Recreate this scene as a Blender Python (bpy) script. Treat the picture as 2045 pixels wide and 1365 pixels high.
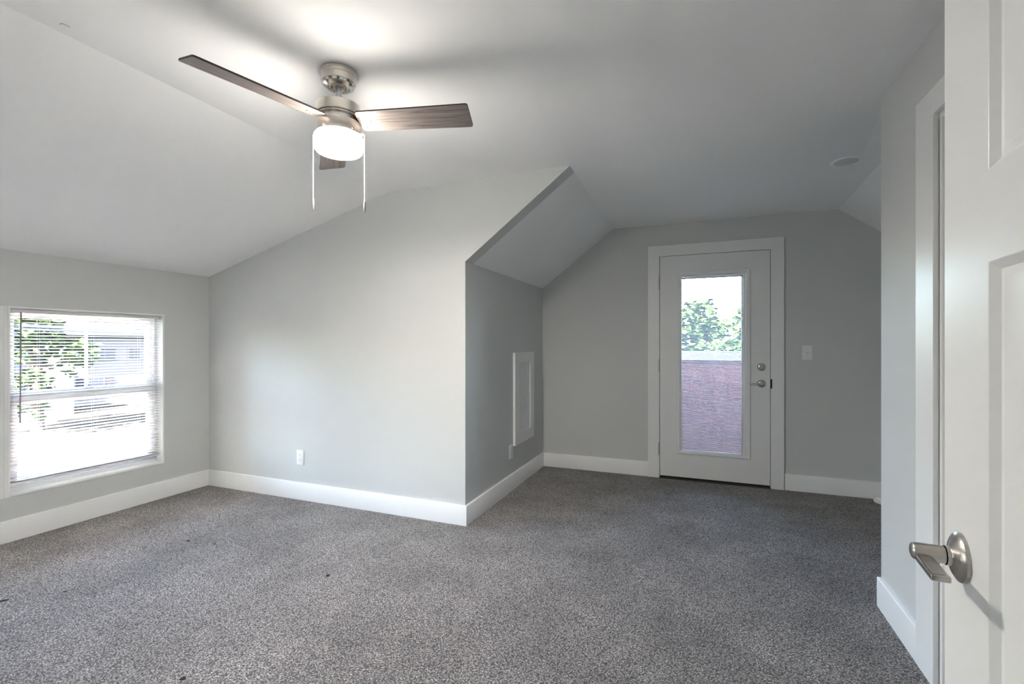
import bpy, bmesh, math, random
from mathutils import Vector, Matrix
PI = math.pi
for o in list(bpy.data.objects): bpy.data.objects.remove(o)
scene = bpy.context.scene
col = scene.collection

# ---------------------------------------------------------------- camera
YAW = 0.3787
F_PX = 943.73
HY = 686.5
EYE = 1.2487
cam_d = bpy.data.cameras.new('camera'); cam = bpy.data.objects.new('camera', cam_d); col.objects.link(cam)
cam.location = (0, 0, EYE)
cam.rotation_euler = (PI/2, 0, YAW)
cam_d.sensor_width = 36.0; cam_d.sensor_fit = 'HORIZONTAL'
cam_d.lens = 36.0*F_PX/2045.0
cam_d.shift_y = (HY-682.5)/2045.0
cam_d.clip_start = 0.02; cam_d.clip_end = 500
scene.camera = cam

# ---------------------------------------------------------------- light
SKY = 5.9
SUN = 540
LAMP = 92
LAMP_DOWN = 26
EXPOSURE = 0.22
w = bpy.data.worlds.new('world'); scene.world = w; w.use_nodes = True
nt = w.node_tree; nt.nodes.clear()
sky = nt.nodes.new('ShaderNodeTexSky'); sky.sky_type = 'NISHITA'; sky.sun_disc = False
sky.sun_elevation = math.radians(48); sky.sun_rotation = math.radians(170)
sky.air_density = 1.0; sky.dust_density = 3.0; sky.ozone_density = 1.0
bg = nt.nodes.new('ShaderNodeBackground'); bg.inputs['Strength'].default_value = SKY
out = nt.nodes.new('ShaderNodeOutputWorld')
nt.links.new(sky.outputs[0], bg.inputs[0]); nt.links.new(bg.outputs[0], out.inputs[0])
sd = bpy.data.lights.new('sun', 'SUN'); sd.energy = SUN; sd.angle = 0.01; sd.color = (1, .96, .9)
so = bpy.data.objects.new('sun', sd); col.objects.link(so)
so.location = (4, -30, 36)
so.rotation_euler = Vector((-0.12, 0.70, -0.80)).to_track_quat('-Z', 'Y').to_euler()
vs = scene.view_settings
scene.display_settings.display_device = 'sRGB'
vs.view_transform = 'Standard'; vs.look = 'None'; vs.exposure = EXPOSURE; vs.gamma = 1.0; vs.use_curve_mapping = False
try:
    scene.cycles.max_bounces = 14; scene.cycles.diffuse_bounces = 8; scene.cycles.transparent_max_bounces = 24
    scene.cycles.use_denoising = True; scene.cycles.sample_clamp_indirect = 0
except Exception: pass
def portal(name, loc, rot, sx, sy):
    d = bpy.data.lights.new(name, 'AREA'); d.shape = 'RECTANGLE'; d.size = sx; d.size_y = sy
    o = bpy.data.objects.new(name, d); col.objects.link(o); o.location = loc; o.rotation_euler = rot
    try: d.cycles.is_portal = True
    except Exception: d.energy = 0
    return o

# ---------------------------------------------------------------- room numbers (metres)
XL, XK, XR = -4.061, -1.505, 0.8034
YC, YF, YR, YB = 2.9103, 4.637, 2.747, 0.02
ZC, ZK = 2.370, 1.845          # flat ceiling, left knee wall
ZKD = 1.818                    # dormer knee wall
XFL = -2.140                   # flat ceiling starts
XDL, XDR = -0.765, 1.068       # dormer flat ceiling
XKR = XDR + (XDL-XK)           # dormer right cheek
T = 0.14
TB = 0.0177
YD = 4.6146                    # exterior door plane

# ---------------------------------------------------------------- materials
def new_mat(name):
    m = bpy.data.materials.new(name); m.use_nodes = True
    return m, m.node_tree, m.node_tree.nodes['Principled BSDF']
def plain(name, rgb, rough=.5, metal=0, bump=0, bscale=300, spec=.5, var=0, vscale=2):
    m, t, b = new_mat(name)
    b.inputs['Base Color'].default_value = (*rgb, 1); b.inputs['Roughness'].default_value = rough
    b.inputs['Metallic'].default_value = metal; b.inputs['Specular IOR Level'].default_value = spec
    tc = t.nodes.new('ShaderNodeTexCoord')
    if bump:
        n = t.nodes.new('ShaderNodeTexNoise'); n.inputs['Scale'].default_value = bscale; n.inputs['Detail'].default_value = 3
        bp = t.nodes.new('ShaderNodeBump'); bp.inputs['Strength'].default_value = bump; bp.inputs['Distance'].default_value = .001
        t.links.new(tc.outputs['Object'], n.inputs['Vector']); t.links.new(n.outputs[0], bp.inputs['Height']); t.links.new(bp.outputs[0], b.inputs['Normal'])
    if var:
        n = t.nodes.new('ShaderNodeTexNoise'); n.inputs['Scale'].default_value = vscale; n.inputs['Detail'].default_value = 4
        r = t.nodes.new('ShaderNodeValToRGB')
        r.color_ramp.elements[0].color = (*[c*(1-var) for c in rgb], 1); r.color_ramp.elements[1].color = (*[min(1, c*(1+var)) for c in rgb], 1)
        r.color_ramp.elements[0].position = .35; r.color_ramp.elements[1].position = .65
        t.links.new(tc.outputs['Object'], n.inputs['Vector']); t.links.new(n.outputs[0], r.inputs[0]); t.links.new(r.outputs[0], b.inputs['Base Color'])
    return m
M = {}
M['wall'] = plain('grey_wall_paint', (.62, .626, .612), .62, bump=.12, bscale=180, spec=.25, var=.012, vscale=1.3)
M['ceiling'] = plain('ceiling_paint', (.91, .90, .885), .75, bump=.12, bscale=160, spec=.2, var=.012, vscale=1.1)
M['trim'] = plain('white_trim_paint', (.82, .82, .805), .38, bump=.03, bscale=60)
M['door'] = plain('white_door_paint', (.80, .80, .785), .36, bump=.04, bscale=90)
M['plastic'] = plain('white_plastic', (.82, .82, .81), .35)
M['vinyl'] = plain('white_vinyl', (.66, .67, .68), .45)
M['slot'] = plain('dark_slot', (.02, .02, .02), .7)
M['seal'] = plain('black_rubber_seal', (.02, .02, .02), .8)
M['slat'] = plain('white_slat', (.58, .56, .56), .5)
M['railm'] = plain('blind_rail', (.72, .70, .70), .4)
M['wand'] = plain('backlit_clear_plastic', (.30, .22, .25), .3)  # clear wand: its dark backlit look is put into the colour
M['screw'] = plain('steel_screw', (.75, .74, .72), .2, metal=1)
M['edge'] = plain('dark_blade_edge', (.045, .035, .03), .6)
def brushed(name, rgb, rough, scale=(1, 1, 60)):
    m, t, b = new_mat(name)
    b.inputs['Metallic'].default_value = 1; b.inputs['Base Color'].default_value = (*rgb, 1)
    tc = t.nodes.new('ShaderNodeTexCoord'); mp = t.nodes.new('ShaderNodeMapping'); mp.inputs['Scale'].default_value = scale
    n = t.nodes.new('ShaderNodeTexNoise'); n.inputs['Scale'].default_value = 40; n.inputs['Detail'].default_value = 4
    mr = t.nodes.new('ShaderNodeMapRange'); mr.inputs['To Min'].default_value = rough-.06; mr.inputs['To Max'].default_value = rough+.1
    t.links.new(tc.outputs['Object'], mp.inputs[0]); t.links.new(mp.outputs[0], n.inputs['Vector'])
    t.links.new(n.outputs[0], mr.inputs['Value']); t.links.new(mr.outputs[0], b.inputs['Roughness'])
    return m
M['nickel'] = brushed('brushed_nickel', (.66, .62, .57), .30)
M['nickel2'] = brushed('polished_nickel', (.70, .67, .63), .14)
M['lever'] = brushed('satin_nickel_lever', (.47, .44, .41), .27, (60, 1, 60))

def glass_mat():
    m = bpy.data.materials.new('window_glass'); m.use_nodes = True; t = m.node_tree; t.nodes.clear()
    o = t.nodes.new('ShaderNodeOutputMaterial'); tr = t.nodes.new('ShaderNodeBsdfTransparent'); tr.inputs[0].default_value = (.97, .985, .98, 1)
    g = t.nodes.new('ShaderNodeBsdfGlossy'); g.inputs['Roughness'].default_value = .02
    fr = t.nodes.new('ShaderNodeFresnel'); fr.inputs[0].default_value = 1.35; mx = t.nodes.new('ShaderNodeMixShader')
    t.links.new(fr.outputs[0], mx.inputs[0]); t.links.new(tr.outputs[0], mx.inputs[1]); t.links.new(g.outputs[0], mx.inputs[2]); t.links.new(mx.outputs[0], o.inputs[0])
    return m
M['glass'] = glass_mat()
def emit(name, rgb, s):
    m = bpy.data.materials.new(name); m.use_nodes = True; t = m.node_tree; t.nodes.clear()
    o = t.nodes.new('ShaderNodeOutputMaterial'); e = t.nodes.new('ShaderNodeEmission')
    e.inputs[0].default_value = (*rgb, 1); e.inputs[1].default_value = s; t.links.new(e.outputs[0], o.inputs[0]); return m
M['lamp'] = emit('lit_opal_shade', (1, .955, .89), LAMP)
_t = M['lamp'].node_tree; _e = [n for n in _t.nodes if n.type == 'EMISSION'][0]    # the opal glass is brighter towards its bottom
_c = _t.nodes.new('ShaderNodeTexCoord'); _s = _t.nodes.new('ShaderNodeSeparateXYZ'); _r = _t.nodes.new('ShaderNodeMapRange')
_r.inputs['From Min'].default_value = -.262; _r.inputs['From Max'].default_value = -.325; _r.inputs['To Min'].default_value = .62*LAMP; _r.inputs['To Max'].default_value = 1.1*LAMP
_t.links.new(_c.outputs['Object'], _s.inputs[0]); _t.links.new(_s.outputs['Z'], _r.inputs['Value']); _t.links.new(_r.outputs[0], _e.inputs['Strength'])

def carpet_mat():
    m, t, b = new_mat('speckled_grey_carpet')
    b.inputs['Roughness'].default_value = 1; b.inputs['Specular IOR Level'].default_value = .05
    try: b.inputs['Sheen Weight'].default_value = .25; b.inputs['Sheen Roughness'].default_value = .5
    except Exception: pass
    L = t.links.new
    tc = t.nodes.new('ShaderNodeTexCoord')
    # slight warp so the tufts lean and twist
    wn = t.nodes.new('ShaderNodeTexNoise'); wn.inputs['Scale'].default_value = 60; wn.inputs['Detail'].default_value = 2
    ws = t.nodes.new('ShaderNodeVectorMath'); ws.operation = 'MULTIPLY_ADD'; ws.inputs[1].default_value = (.012, .012, 0)
    L(tc.outputs['Object'], wn.inputs['Vector']); L(wn.outputs['Color'], ws.inputs[0]); L(tc.outputs['Object'], ws.inputs[2])
    v = t.nodes.new('ShaderNodeTexVoronoi'); v.inputs['Scale'].default_value = 150; v.feature = 'F1'; v.inputs['Randomness'].default_value = 1
    L(ws.outputs[0], v.inputs['Vector'])
    n = t.nodes.new('ShaderNodeTexNoise'); n.inputs['Scale'].default_value = 180; n.inputs['Detail'].default_value = 3.5; n.inputs['Roughness'].default_value = .7
    L(ws.outputs[0], n.inputs['Vector'])
    # tuft colour
    r = t.nodes.new('ShaderNodeValToRGB'); e = r.color_ramp.elements
    e[0].position = .37; e[0].color = (.055, .045, .04, 1)
    e[1].position = .62; e[1].color = (.95, .90, .87, 1)
    k = e.new(.47); k.color = (.33, .295, .28, 1)
    k = e.new(.56); k.color = (.66, .62, .60, 1)
    L(n.outputs[0], r.inputs[0])
    # dark gaps between tufts
    g = t.nodes.new('ShaderNodeMapRange'); g.inputs['From Min'].default_value = .0; g.inputs['From Max'].default_value = .75
    g.inputs['To Min'].default_value = 1.3; g.inputs['To Max'].default_value = .20
    L(v.outputs['Distance'], g.inputs['Value'])
    # brushed patches of the pile
    big = t.nodes.new('ShaderNodeTexNoise'); big.inputs['Scale'].default_value = 2.6; big.inputs['Detail'].default_value = 5; big.inputs['Roughness'].default_value = .6
    L(tc.outputs['Object'], big.inputs['Vector'])
    bm_ = t.nodes.new('ShaderNodeMapRange'); bm_.inputs['From Min'].default_value = .35; bm_.inputs['From Max'].default_value = .65; bm_.inputs['To Min'].default_value = .84; bm_.inputs['To Max'].default_value = 1.3
    L(big.outputs[0], bm_.inputs['Value'])
    mu = t.nodes.new('ShaderNodeMath'); mu.operation = 'MULTIPLY'; L(g.outputs[0], mu.inputs[0]); L(bm_.outputs[0], mu.inputs[1])
    mc = t.nodes.new('ShaderNodeVectorMath'); mc.operation = 'SCALE'; L(r.outputs[0], mc.inputs[0]); L(mu.outputs[0], mc.inputs['Scale'])
    L(mc.outputs[0], b.inputs['Base Color'])
    ht = t.nodes.new('ShaderNodeMath'); ht.operation = 'SUBTRACT'; L(n.outputs[0], ht.inputs[0]); L(v.outputs['Distance'], ht.inputs[1])
    bp = t.nodes.new('ShaderNodeBump'); bp.inputs['Strength'].default_value = 1.0; bp.inputs['Distance'].default_value = .009
    L(ht.outputs[0], bp.inputs['Height']); L(bp.outputs[0], b.inputs['Normal'])
    return m
M['carpet'] = carpet_mat()
def wood_mat():
    m, t, b = new_mat('grey_oak_veneer'); L = t.links.new
    b.inputs['Roughness'].default_value = .42
    tc = t.nodes.new('ShaderNodeTexCoord'); mp = t.nodes.new('ShaderNodeMapping'); mp.inputs['Scale'].default_value = (2.2, 55, 55)
    n = t.nodes.new('ShaderNodeTexNoise'); n.inputs['Scale'].default_value = 2.4; n.inputs['Detail'].default_value = 6; n.inputs['Distortion'].default_value = .6; n.inputs['Roughness'].default_value = .65
    r = t.nodes.new('ShaderNodeValToRGB'); e = r.color_ramp.elements
    e[0].position = .32; e[0].color = (.085, .066, .056, 1); e[1].position = .7; e[1].color = (.33, .28, .25, 1); k = e.new(.5); k.color = (.20, .165, .148, 1)
    L(tc.outputs['Object'], mp.inputs[0]); L(mp.outputs[0], n.inputs['Vector']); L(n.outputs[0], r.inputs[0]); L(r.outputs[0], b.inputs['Base Color'])
    return m
M['oak'] = wood_mat()
# outdoors
M['siding'] = plain('pale_siding', (.075, .073, .070), .7, spec=0)
M['roof'] = plain('grey_shingles', (.012, .012, .0125), .9, bump=.5, bscale=8, spec=0)
M['pane'] = plain('dark_house_glass', (.018, .02, .03), .15)
M['shutter'] = plain('mauve_shutter', (.022, .018, .022), .7, spec=0)
M['bark'] = plain('bark', (.03, .025, .02), .9, spec=0)
M['leaf'] = plain('bright_leaf', (.010, .017, .0055), .7, var=.35, vscale=3, spec=0)
M['leaf2'] = plain('deep_leaf', (.009, .016, .009), .7, var=.35, vscale=3, spec=0)
M['lawn'] = plain('dry_lawn', (.0078, .0073, .0065), .95, var=.12, vscale=.3, spec=0)
M['road'] = plain('pale_asphalt', (.0068, .0071, .0085), .9, var=.06, vscale=.6, spec=0)
M['cable'] = plain('blue_grey_cable', (.012, .014, .03), .6, spec=0)
M['cedar'] = plain('red_brown_board', (.050, .014, .010), .75, var=.3, vscale=6, spec=0)
M['bounce'] = plain('pale_bounce_surface', (.84, .82, .80), .9, var=.03, vscale=1, spec=0)  # bright surface of the added, unseen slab that bounces sunlight
M['deck'] = plain('deck_board', (.62, .60, .56), .8, var=.15, vscale=4, spec=0)

# ---------------------------------------------------------------- helpers
def link(name, bm, mat, parent=None, smooth=None, loc=None, rot=None):
    me = bpy.data.meshes.new(name)
    bmesh.ops.recalc_face_normals(bm, faces=bm.faces)
    bm.to_mesh(me); bm.free()
    o = bpy.data.objects.new(name, me); col.objects.link(o)
    for mm in (mat if isinstance(mat, (list, tuple)) else [mat]): me.materials.append(mm)
    if smooth is not None:
        for p in me.polygons: p.use_smooth = True
        try: me.set_sharp_from_angle(angle=math.radians(smooth))
        except Exception: pass
    if parent is not None: o.parent = parent
    if loc: o.location = loc
    if rot: o.rotation_euler = rot
    return o
def box(bm, x0, x1, y0, y1, z0, z1, mi=0, bev=0, seg=2):
    vs_ = [bm.verts.new(p) for p in ((x0,y0,z0),(x1,y0,z0),(x1,y1,z0),(x0,y1,z0),(x0,y0,z1),(x1,y0,z1),(x1,y1,z1),(x0,y1,z1))]
    fs = [bm.faces.new([vs_[i] for i in q]) for q in ((0,3,2,1),(4,5,6,7),(0,1,5,4),(1,2,6,5),(2,3,7,6),(3,0,4,7))]
    for f in fs: f.material_index = mi
    if bev:
        es = list({e for f in fs for e in f.edges})
        bmesh.ops.bevel(bm, geom=es, offset=bev, segments=seg, affect='EDGES', profile=.5)
    return vs_
def nb(*a, **k):
    bm = bmesh.new(); box(bm, *a, **k); return bm
def prism(bm, pts, axis, a0, a1, mi=0):
    """polygon pts (2-D) extruded along axis 'x','y' or 'z'"""
    def P(p, a):
        return {'x': (a, p[0], p[1]), 'y': (p[0], a, p[1]), 'z': (p[0], p[1], a)}[axis]
    A = [bm.verts.new(P(p, a0)) for p in pts]; B = [bm.verts.new(P(p, a1)) for p in pts]
    fs = [bm.faces.new(A), bm.faces.new(B[::-1])]
    for i in range(len(pts)):
        j = (i+1) % len(pts); fs.append(bm.faces.new((A[i], B[i], B[j], A[j])))
    for f in fs: f.material_index = mi
def slab(bm, pts, n, th):
    """planar polygon of 3-D points thickened by th along n"""
    n = Vector(n).normalized()*th
    A = [bm.verts.new(p) for p in pts]; B = [bm.verts.new(Vector(p)+n) for p in pts]
    bm.faces.new(A); bm.faces.new(B[::-1])
    for i in range(len(pts)):
        j = (i+1) % len(pts); bm.faces.new((A[i], B[i], B[j], A[j]))
def lathe(bm, prof, seg=48, c=(0,0,0), axis='z', mi=0):
    rings = []
    def P(r, h, a):
        ca, sa = r*math.cos(a), r*math.sin(a)
        if axis == 'z': v = (ca, sa, h)
        elif axis == 'y': v = (ca, h, sa)
        else: v = (h, ca, sa)
        return Vector(v)+Vector(c)
    for r, h in prof:
        if r < 1e-6: rings.append([bm.verts.new(P(0, h, 0))])
        else: rings.append([bm.verts.new(P(r, h, 2*PI*i/seg)) for i in range(seg)])
    for a, b in zip(rings, rings[1:]):
        for i in range(seg):
            j = (i+1) % seg
            if len(a) == 1 and len(b) == 1: continue
            if len(a) == 1: f = bm.faces.new((a[0], b[j], b[i]))
            elif len(b) == 1: f = bm.faces.new((a[i], a[j], b[0]))
            else: f = bm.faces.new((a[i], a[j], b[j], b[i]))
            f.material_index = mi
def tube(bm, p0, p1, r, seg=10, r1=None):
    p0, p1 = Vector(p0), Vector(p1); d = (p1-p0); L = d.length; q = d.to_track_quat('Z', 'Y')
    r1 = r if r1 is None else r1
    a = [bm.verts.new(p0+q@Vector((r*math.cos(t), r*math.sin(t), 0))) for t in [2*PI*i/seg for i in range(seg)]]
    b = [bm.verts.new(p0+q@Vector((r1*math.cos(t), r1*math.sin(t), L))) for t in [2*PI*i/seg for i in range(seg)]]
    bm.faces.new(a[::-1]); bm.faces.new(b)
    for i in range(seg): bm.faces.new((a[i], a[(i+1) % seg], b[(i+1) % seg], b[i]))
def ball(bm, c, r, u=8, v=6):
    bmesh.ops.create_uvsphere(bm, u_segments=u, v_segments=v, radius=r, matrix=Matrix.Translation(c))
def tag(o, label=None, cat=None, group=None, kind=None):
    if label: o['label'] = label
    if cat: o['category'] = cat
    if group: o['group'] = group
    if kind: o['kind'] = kind
    return o
def empty(name, loc=(0,0,0), rz=0, rot=None):
    o = bpy.data.objects.new(name, None); col.objects.link(o); o.location = loc
    o.rotation_euler = rot if rot else (0, 0, rz); o.empty_display_size = .05
    return o
def struct(o, label, cat): return tag(o, label, cat, kind='structure')
def copy_tree(o, parent=None):
    c = o.copy(); col.objects.link(c); c.parent = parent
    for ch in list(o.children): copy_tree(ch, c)
    return c

# ================================================================ SHELL
# floor (main room, dormer, hall behind the entrance, closet)
bm = bmesh.new()
box(bm, XL-T, 1.9, -1.7, YC+.001, -.12, 0)
box(bm, XK-T, XKR+T, YC, YF-.0, -.12, 0)
struct(link('floor', bm, M['carpet']), 'speckled grey wall-to-wall carpet', 'floor')

# window opening in the left wall: twin unit
WY0, WY1, WZ0, WZ1 = 0.56, 2.5328, 0.279, 1.4885
bm = bmesh.new()
box(bm, XL-T, XL, -.12, WY0, -.02, ZK+.30); box(bm, XL-T, XL, WY1, YC+T, -.02, ZK+.30)
box(bm, XL-T, XL, WY0, WY1, -.02, WZ0); box(bm, XL-T, XL, WY0, WY1, WZ1, ZK+.30)
struct(link('wall_left', bm, M['wall']), 'low grey knee wall with the blind-covered window', 'wall')
# wall facing the camera with the outlet: follows the slope, has the dormer opening at its right
bm = bmesh.new()
sl = (ZC-ZK)/(XFL-XL)
pts = [(XL-T, -.02), (XK, -.02), (XK, ZKD), (XDL, ZC+.004), (XDL, ZC+.15), (XFL, ZC+.15), (XL-T, ZK+.15)]
prism(bm, pts, 'y', YC, YC+.12)
struct(link('wall_back', bm, M['wall']), 'wide pale grey wall left of the dormer, under the ceiling fan', 'wall')
# dormer left cheek
bm = bmesh.new(); box(bm, XK-.12, XK, YC+.12, YF+T, -.02, ZKD+.10)
struct(link('wall_dormer_left', bm, M['wall']), 'short grey dormer side wall with the beadboard hatch', 'wall')
bm = bmesh.new(); box(bm, XKR, XKR+.12, YR, YF+T, -.02, ZKD+.10)
struct(link('wall_dormer_right', bm, M['wall']), 'grey dormer side wall hidden behind the right wall', 'wall')
# dormer end wall with the door hole
DX0, DX1, DZ1 = -.372, .584, 2.083
bm = bmesh.new()
box(bm, XK-.12, DX0, YF, YF+T, -.12, ZC+.15); box(bm, DX1, XKR+.12, YF, YF+T, -.12, ZC+.15)
box(bm, DX0, DX1, YF, YF+T, DZ1, ZC+.15); box(bm, DX0, DX1, YF, YF+T, -.12, -.03)
struct(link('wall_dormer_back', bm, M['wall']), 'grey end wall of the dormer around the glazed door', 'wall')
# right wall with the closet opening
CY1, CY0, CZ = 2.160, 1.36, 2.062     # rough opening
ZR = 2.414
bm = bmesh.new()
box(bm, XR, XR+.115, CY1, YR, -.02, ZR+.12); box(bm, XR, XR+.115, YB-.12, CY0, -.02, ZR+.12); box(bm, XR, XR+.115, CY0, CY1, CZ, ZR+.12)
struct(link('wall_right', bm, M['wall']), 'pale grey wall on the right beside the open white door', 'wall')
bm = bmesh.new(); box(bm, XR+.0005, 2.0, YR-.115, YR-.0005, -.02, ZR+.12)
struct(link('wall_right_return', bm, M['wall']), 'grey return wall closing the dormer from the closet', 'wall')
# closet behind the right wall
bm = bmesh.new(); box(bm, 1.75, 1.87, .6, YR-.115, -.02, ZR+.1); box(bm, XR+.115, 1.75, .6, .7, -.02, ZR+.1); box(bm, XR+.115, 1.87, .6, YR, 2.45, 2.5)
struct(link('wall_closet', bm, M['wall']), 'grey closet walls behind the right wall', 'wall')
# front wall with the entrance the picture is taken from, and the hall behind
HX, HYY = 0.2733, 0.0759               # hinge point of the entrance door
EX0, EX1 = -.60, HX+.02
bm = bmesh.new()
box(bm, XL-T, EX0, YB-.12, YB, -.02, ZC+.1); box(bm, EX1, 1.9, YB-.12, YB, -.02, ZR+.1); box(bm, EX0, EX1, YB-.12, YB, 2.06, ZR+.1)
struct(link('wall_front', bm, M['wall']), 'grey wall with the entrance doorway', 'wall')
bm = bmesh.new()
box(bm, -1.4, -1.3, -1.5, YB-.12, -.02, 2.5); box(bm, 1.3, 1.4, -1.5, YB-.12, -.02, 2.5); box(bm, -1.4, 1.4, -1.6, -1.5, -.02, 2.5); box(bm, -1.4, 1.4, -1.6, YB-.1, 2.44, 2.54)
struct(link('wall_hall', bm, M['ceiling']), 'pale hall walls behind the entrance', 'wall')

# ceilings
bm = bmesh.new()
# left slope
x0 = XL-T; z0 = ZK-sl*T
slab(bm, [(x0, YB-.1, z0), (XFL, YB-.1, ZC), (XFL, YC+.06, ZC), (x0, YC+.06, z0)], (-sl, 0, 1), .1)
# flat part of the room (rises slightly to the right wall)
ys = YB-.1
def quad(bm, pts): bm.faces.new([bm.verts.new(p) for p in pts])
def thick_ngon(bm, pts, th=.1): slab(bm, pts, (0, 0, 1), th)
thick_ngon(bm, [(XFL, ys, ZC), (XDL, ys, ZC+.004), (XDL, YC, ZC+.004), (XFL, YC, ZC)])
thick_ngon(bm, [(XDL, ys, ZC+.004), (XR+.02, ys, ZR), (XR+.02, YR, ZR), (XDL, YC, ZC+.004)])
# dormer flat ceiling and its slopes
thick_ngon(bm, [(XDL, YC, ZC+.004), (XR+.02, YR, ZR), (XDR, YF+.05, ZC-.006), (XDL-.015, YF+.05, ZC-.002)])
thick_ngon(bm, [(XR+.02, YR, ZR), (XDR-.04, YR-.02, ZC+.02), (XDR, YF+.05, ZC-.006)])
sd_ = (ZC-ZKD)/(XDL-XK)
slab(bm, [(XK-.06, YC+.001, ZKD-sd_*.06), (XDL, YC+.001, ZC+.004), (XDL-.015, YF+.05, ZC-.002), (XK-.06, YF+.05, ZKD-sd_*.06)], (-sd_, 0, 1), .1)
slab(bm, [(XKR+.06, YR-.01, ZKD-sd_*.06), (XDR-.04, YR-.01, ZC+.02), (XDR, YF+.05, ZC-.006), (XKR+.06, YF+.05, ZKD-sd_*.06)], (sd_, 0, 1), .1)
struct(link('ceiling', bm, M['ceiling']), 'pale ceiling, flat in the middle and sloping down at the sides', 'ceiling')

# baseboards: flat board with an eased top edge
BH = .1365
def baseboard(name, p0, p1, nrm, label):
    """board on the wall from p0 to p1 (x,y), sticking out along nrm"""
    p0, p1, n = Vector((*p0, 0)), Vector((*p1, 0)), Vector((*nrm, 0))
    prof = [(0, -.01), (TB, -.01), (TB, BH-.004), (TB-.002, BH-.001), (TB-.005, BH), (0, BH)]
    bm = bmesh.new()
    A = [bm.verts.new(p0+n*a+Vector((0, 0, b))) for a, b in prof]; B = [bm.verts.new(p1+n*a+Vector((0, 0, b))) for a, b in prof]
    bm.faces.new(A); bm.faces.new(B[::-1])
    for i in range(len(prof)):
        j = (i+1) % len(prof); bm.faces.new((A[i], B[i], B[j], A[j]))
    return struct(link(name, bm, M['trim'], smooth=40), label, 'baseboard')
baseboard('baseboard_left', (XL, YB), (XL, YC-.0005), (1, 0), 'white baseboard under the window')
baseboard('baseboard_back', (XL+TB+.0005, YC), (XK+TB, YC), (0, -1), 'white baseboard under the outlet on the wide wall')
baseboard('baseboard_dormer_left', (XK, YC+.0005), (XK, YF-.0005), (1, 0), 'white baseboard below the beadboard hatch')
baseboard('baseboard_dormer_back_left', (XK+TB+.0005, YF), (-.4575, YF), (0, -1), 'white baseboard left of the glazed door')
baseboard('baseboard_dormer_back_right', (.674, YF), (XKR, YF), (0, -1), 'white baseboard right of the glazed door')
baseboard('baseboard_dormer_right', (XKR, YR+.001), (XKR, YF-TB-.0005), (-1, 0), 'white baseboard on the hidden dormer side wall')
baseboard('baseboard_right', (XR, YR), (XR, 2.3075), (-1, 0), 'white baseboard on the right wall by the closet casing')
baseboard('baseboard_front', (XL+.02, YB), (EX0-.105, YB), (0, 1), 'white baseboard on the entrance wall')

# ================================================================ WINDOWS
def make_window(name, y0, y1, label):
    r = empty(name, (XL-.10, (y0+y1)/2, WZ0)); tag(r, label, 'window', kind='structure')
    hw = (y1-y0)/2; h = WZ1-WZ0; t = .012
    # painted jamb liner (returns) flush with the wall
    bm = bmesh.new()
    box(bm, -.045, .1012, -hw, -hw+t, 0, h); box(bm, -.045, .1012, hw-t, hw, 0, h)
    box(bm, -.045, .1012, -hw+t, hw-t, h-t, h); box(bm, -.045, .106, -hw+t, hw-t, 0, t+.004, bev=.003)
    link('jamb_liner', bm, M['trim'], r)
    a0 = -hw+t; a1 = hw-t; b0 = t+.004; b1 = h-t
    def frame(bm, x0, x1, c0, c1, d0, d1, wl, wr, wb, wt, bev=.002):
        box(bm, x0, x1, c0, c0+wl, d0, d1, bev=bev); box(bm, x0, x1, c1-wr, c1, d0, d1, bev=bev)
        box(bm, x0, x1, c0+wl, c1-wr, d0, d0+wb, bev=bev); box(bm, x0, x1, c0+wl, c1-wr, d1-wt, d1, bev=bev)
    bm = bmesh.new(); frame(bm, -.045, .030, a0, a1, b0, b1, .022, .022, .028, .022)
    frame(bm, -.045, -.030, a0+.022, a1-.022, b0+.028, b1-.022, .008, .008, .008, .008)
    link('window_frame', bm, M['vinyl'], r)
    zm = .93-WZ0
    # upper sash (outer track) with a vertical muntin, lower sash (inner track)
    bm = bmesh.new(); frame(bm, -.028, -.006, a0+.022, a1-.022, zm-.03, b1-.022, .040, .040, .03, .032)
    box(bm, -.021, -.013, -.009, .009, zm, b1-.05)
    us = link('upper_sash', bm, M['vinyl'], r)
    link('glass_pane', nb(-.0185, -.0155, a0+.06, a1-.06, zm, b1-.052), M['glass'], us)
    bm = bmesh.new(); frame(bm, -.004, .022, a0+.022, a1-.022, b0+.028, zm, .044, .044, .045, .072)
    box(bm, .022, .027, a0+.1, a1-.1, zm-.022, zm-.012, bev=.002)
    ls = link('lower_sash', bm, M['vinyl'], r)
    link('glass_pane', nb(.008, .011, a0+.064, a1-.064, b0+.07, zm-.07), M['glass'], ls)
    bm = bmesh.new(); box(bm, .006, .02, -.03, .03, zm, zm+.012, bev=.003)
    link('sash_lock', bm, M['vinyl'], ls)
    return r
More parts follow.
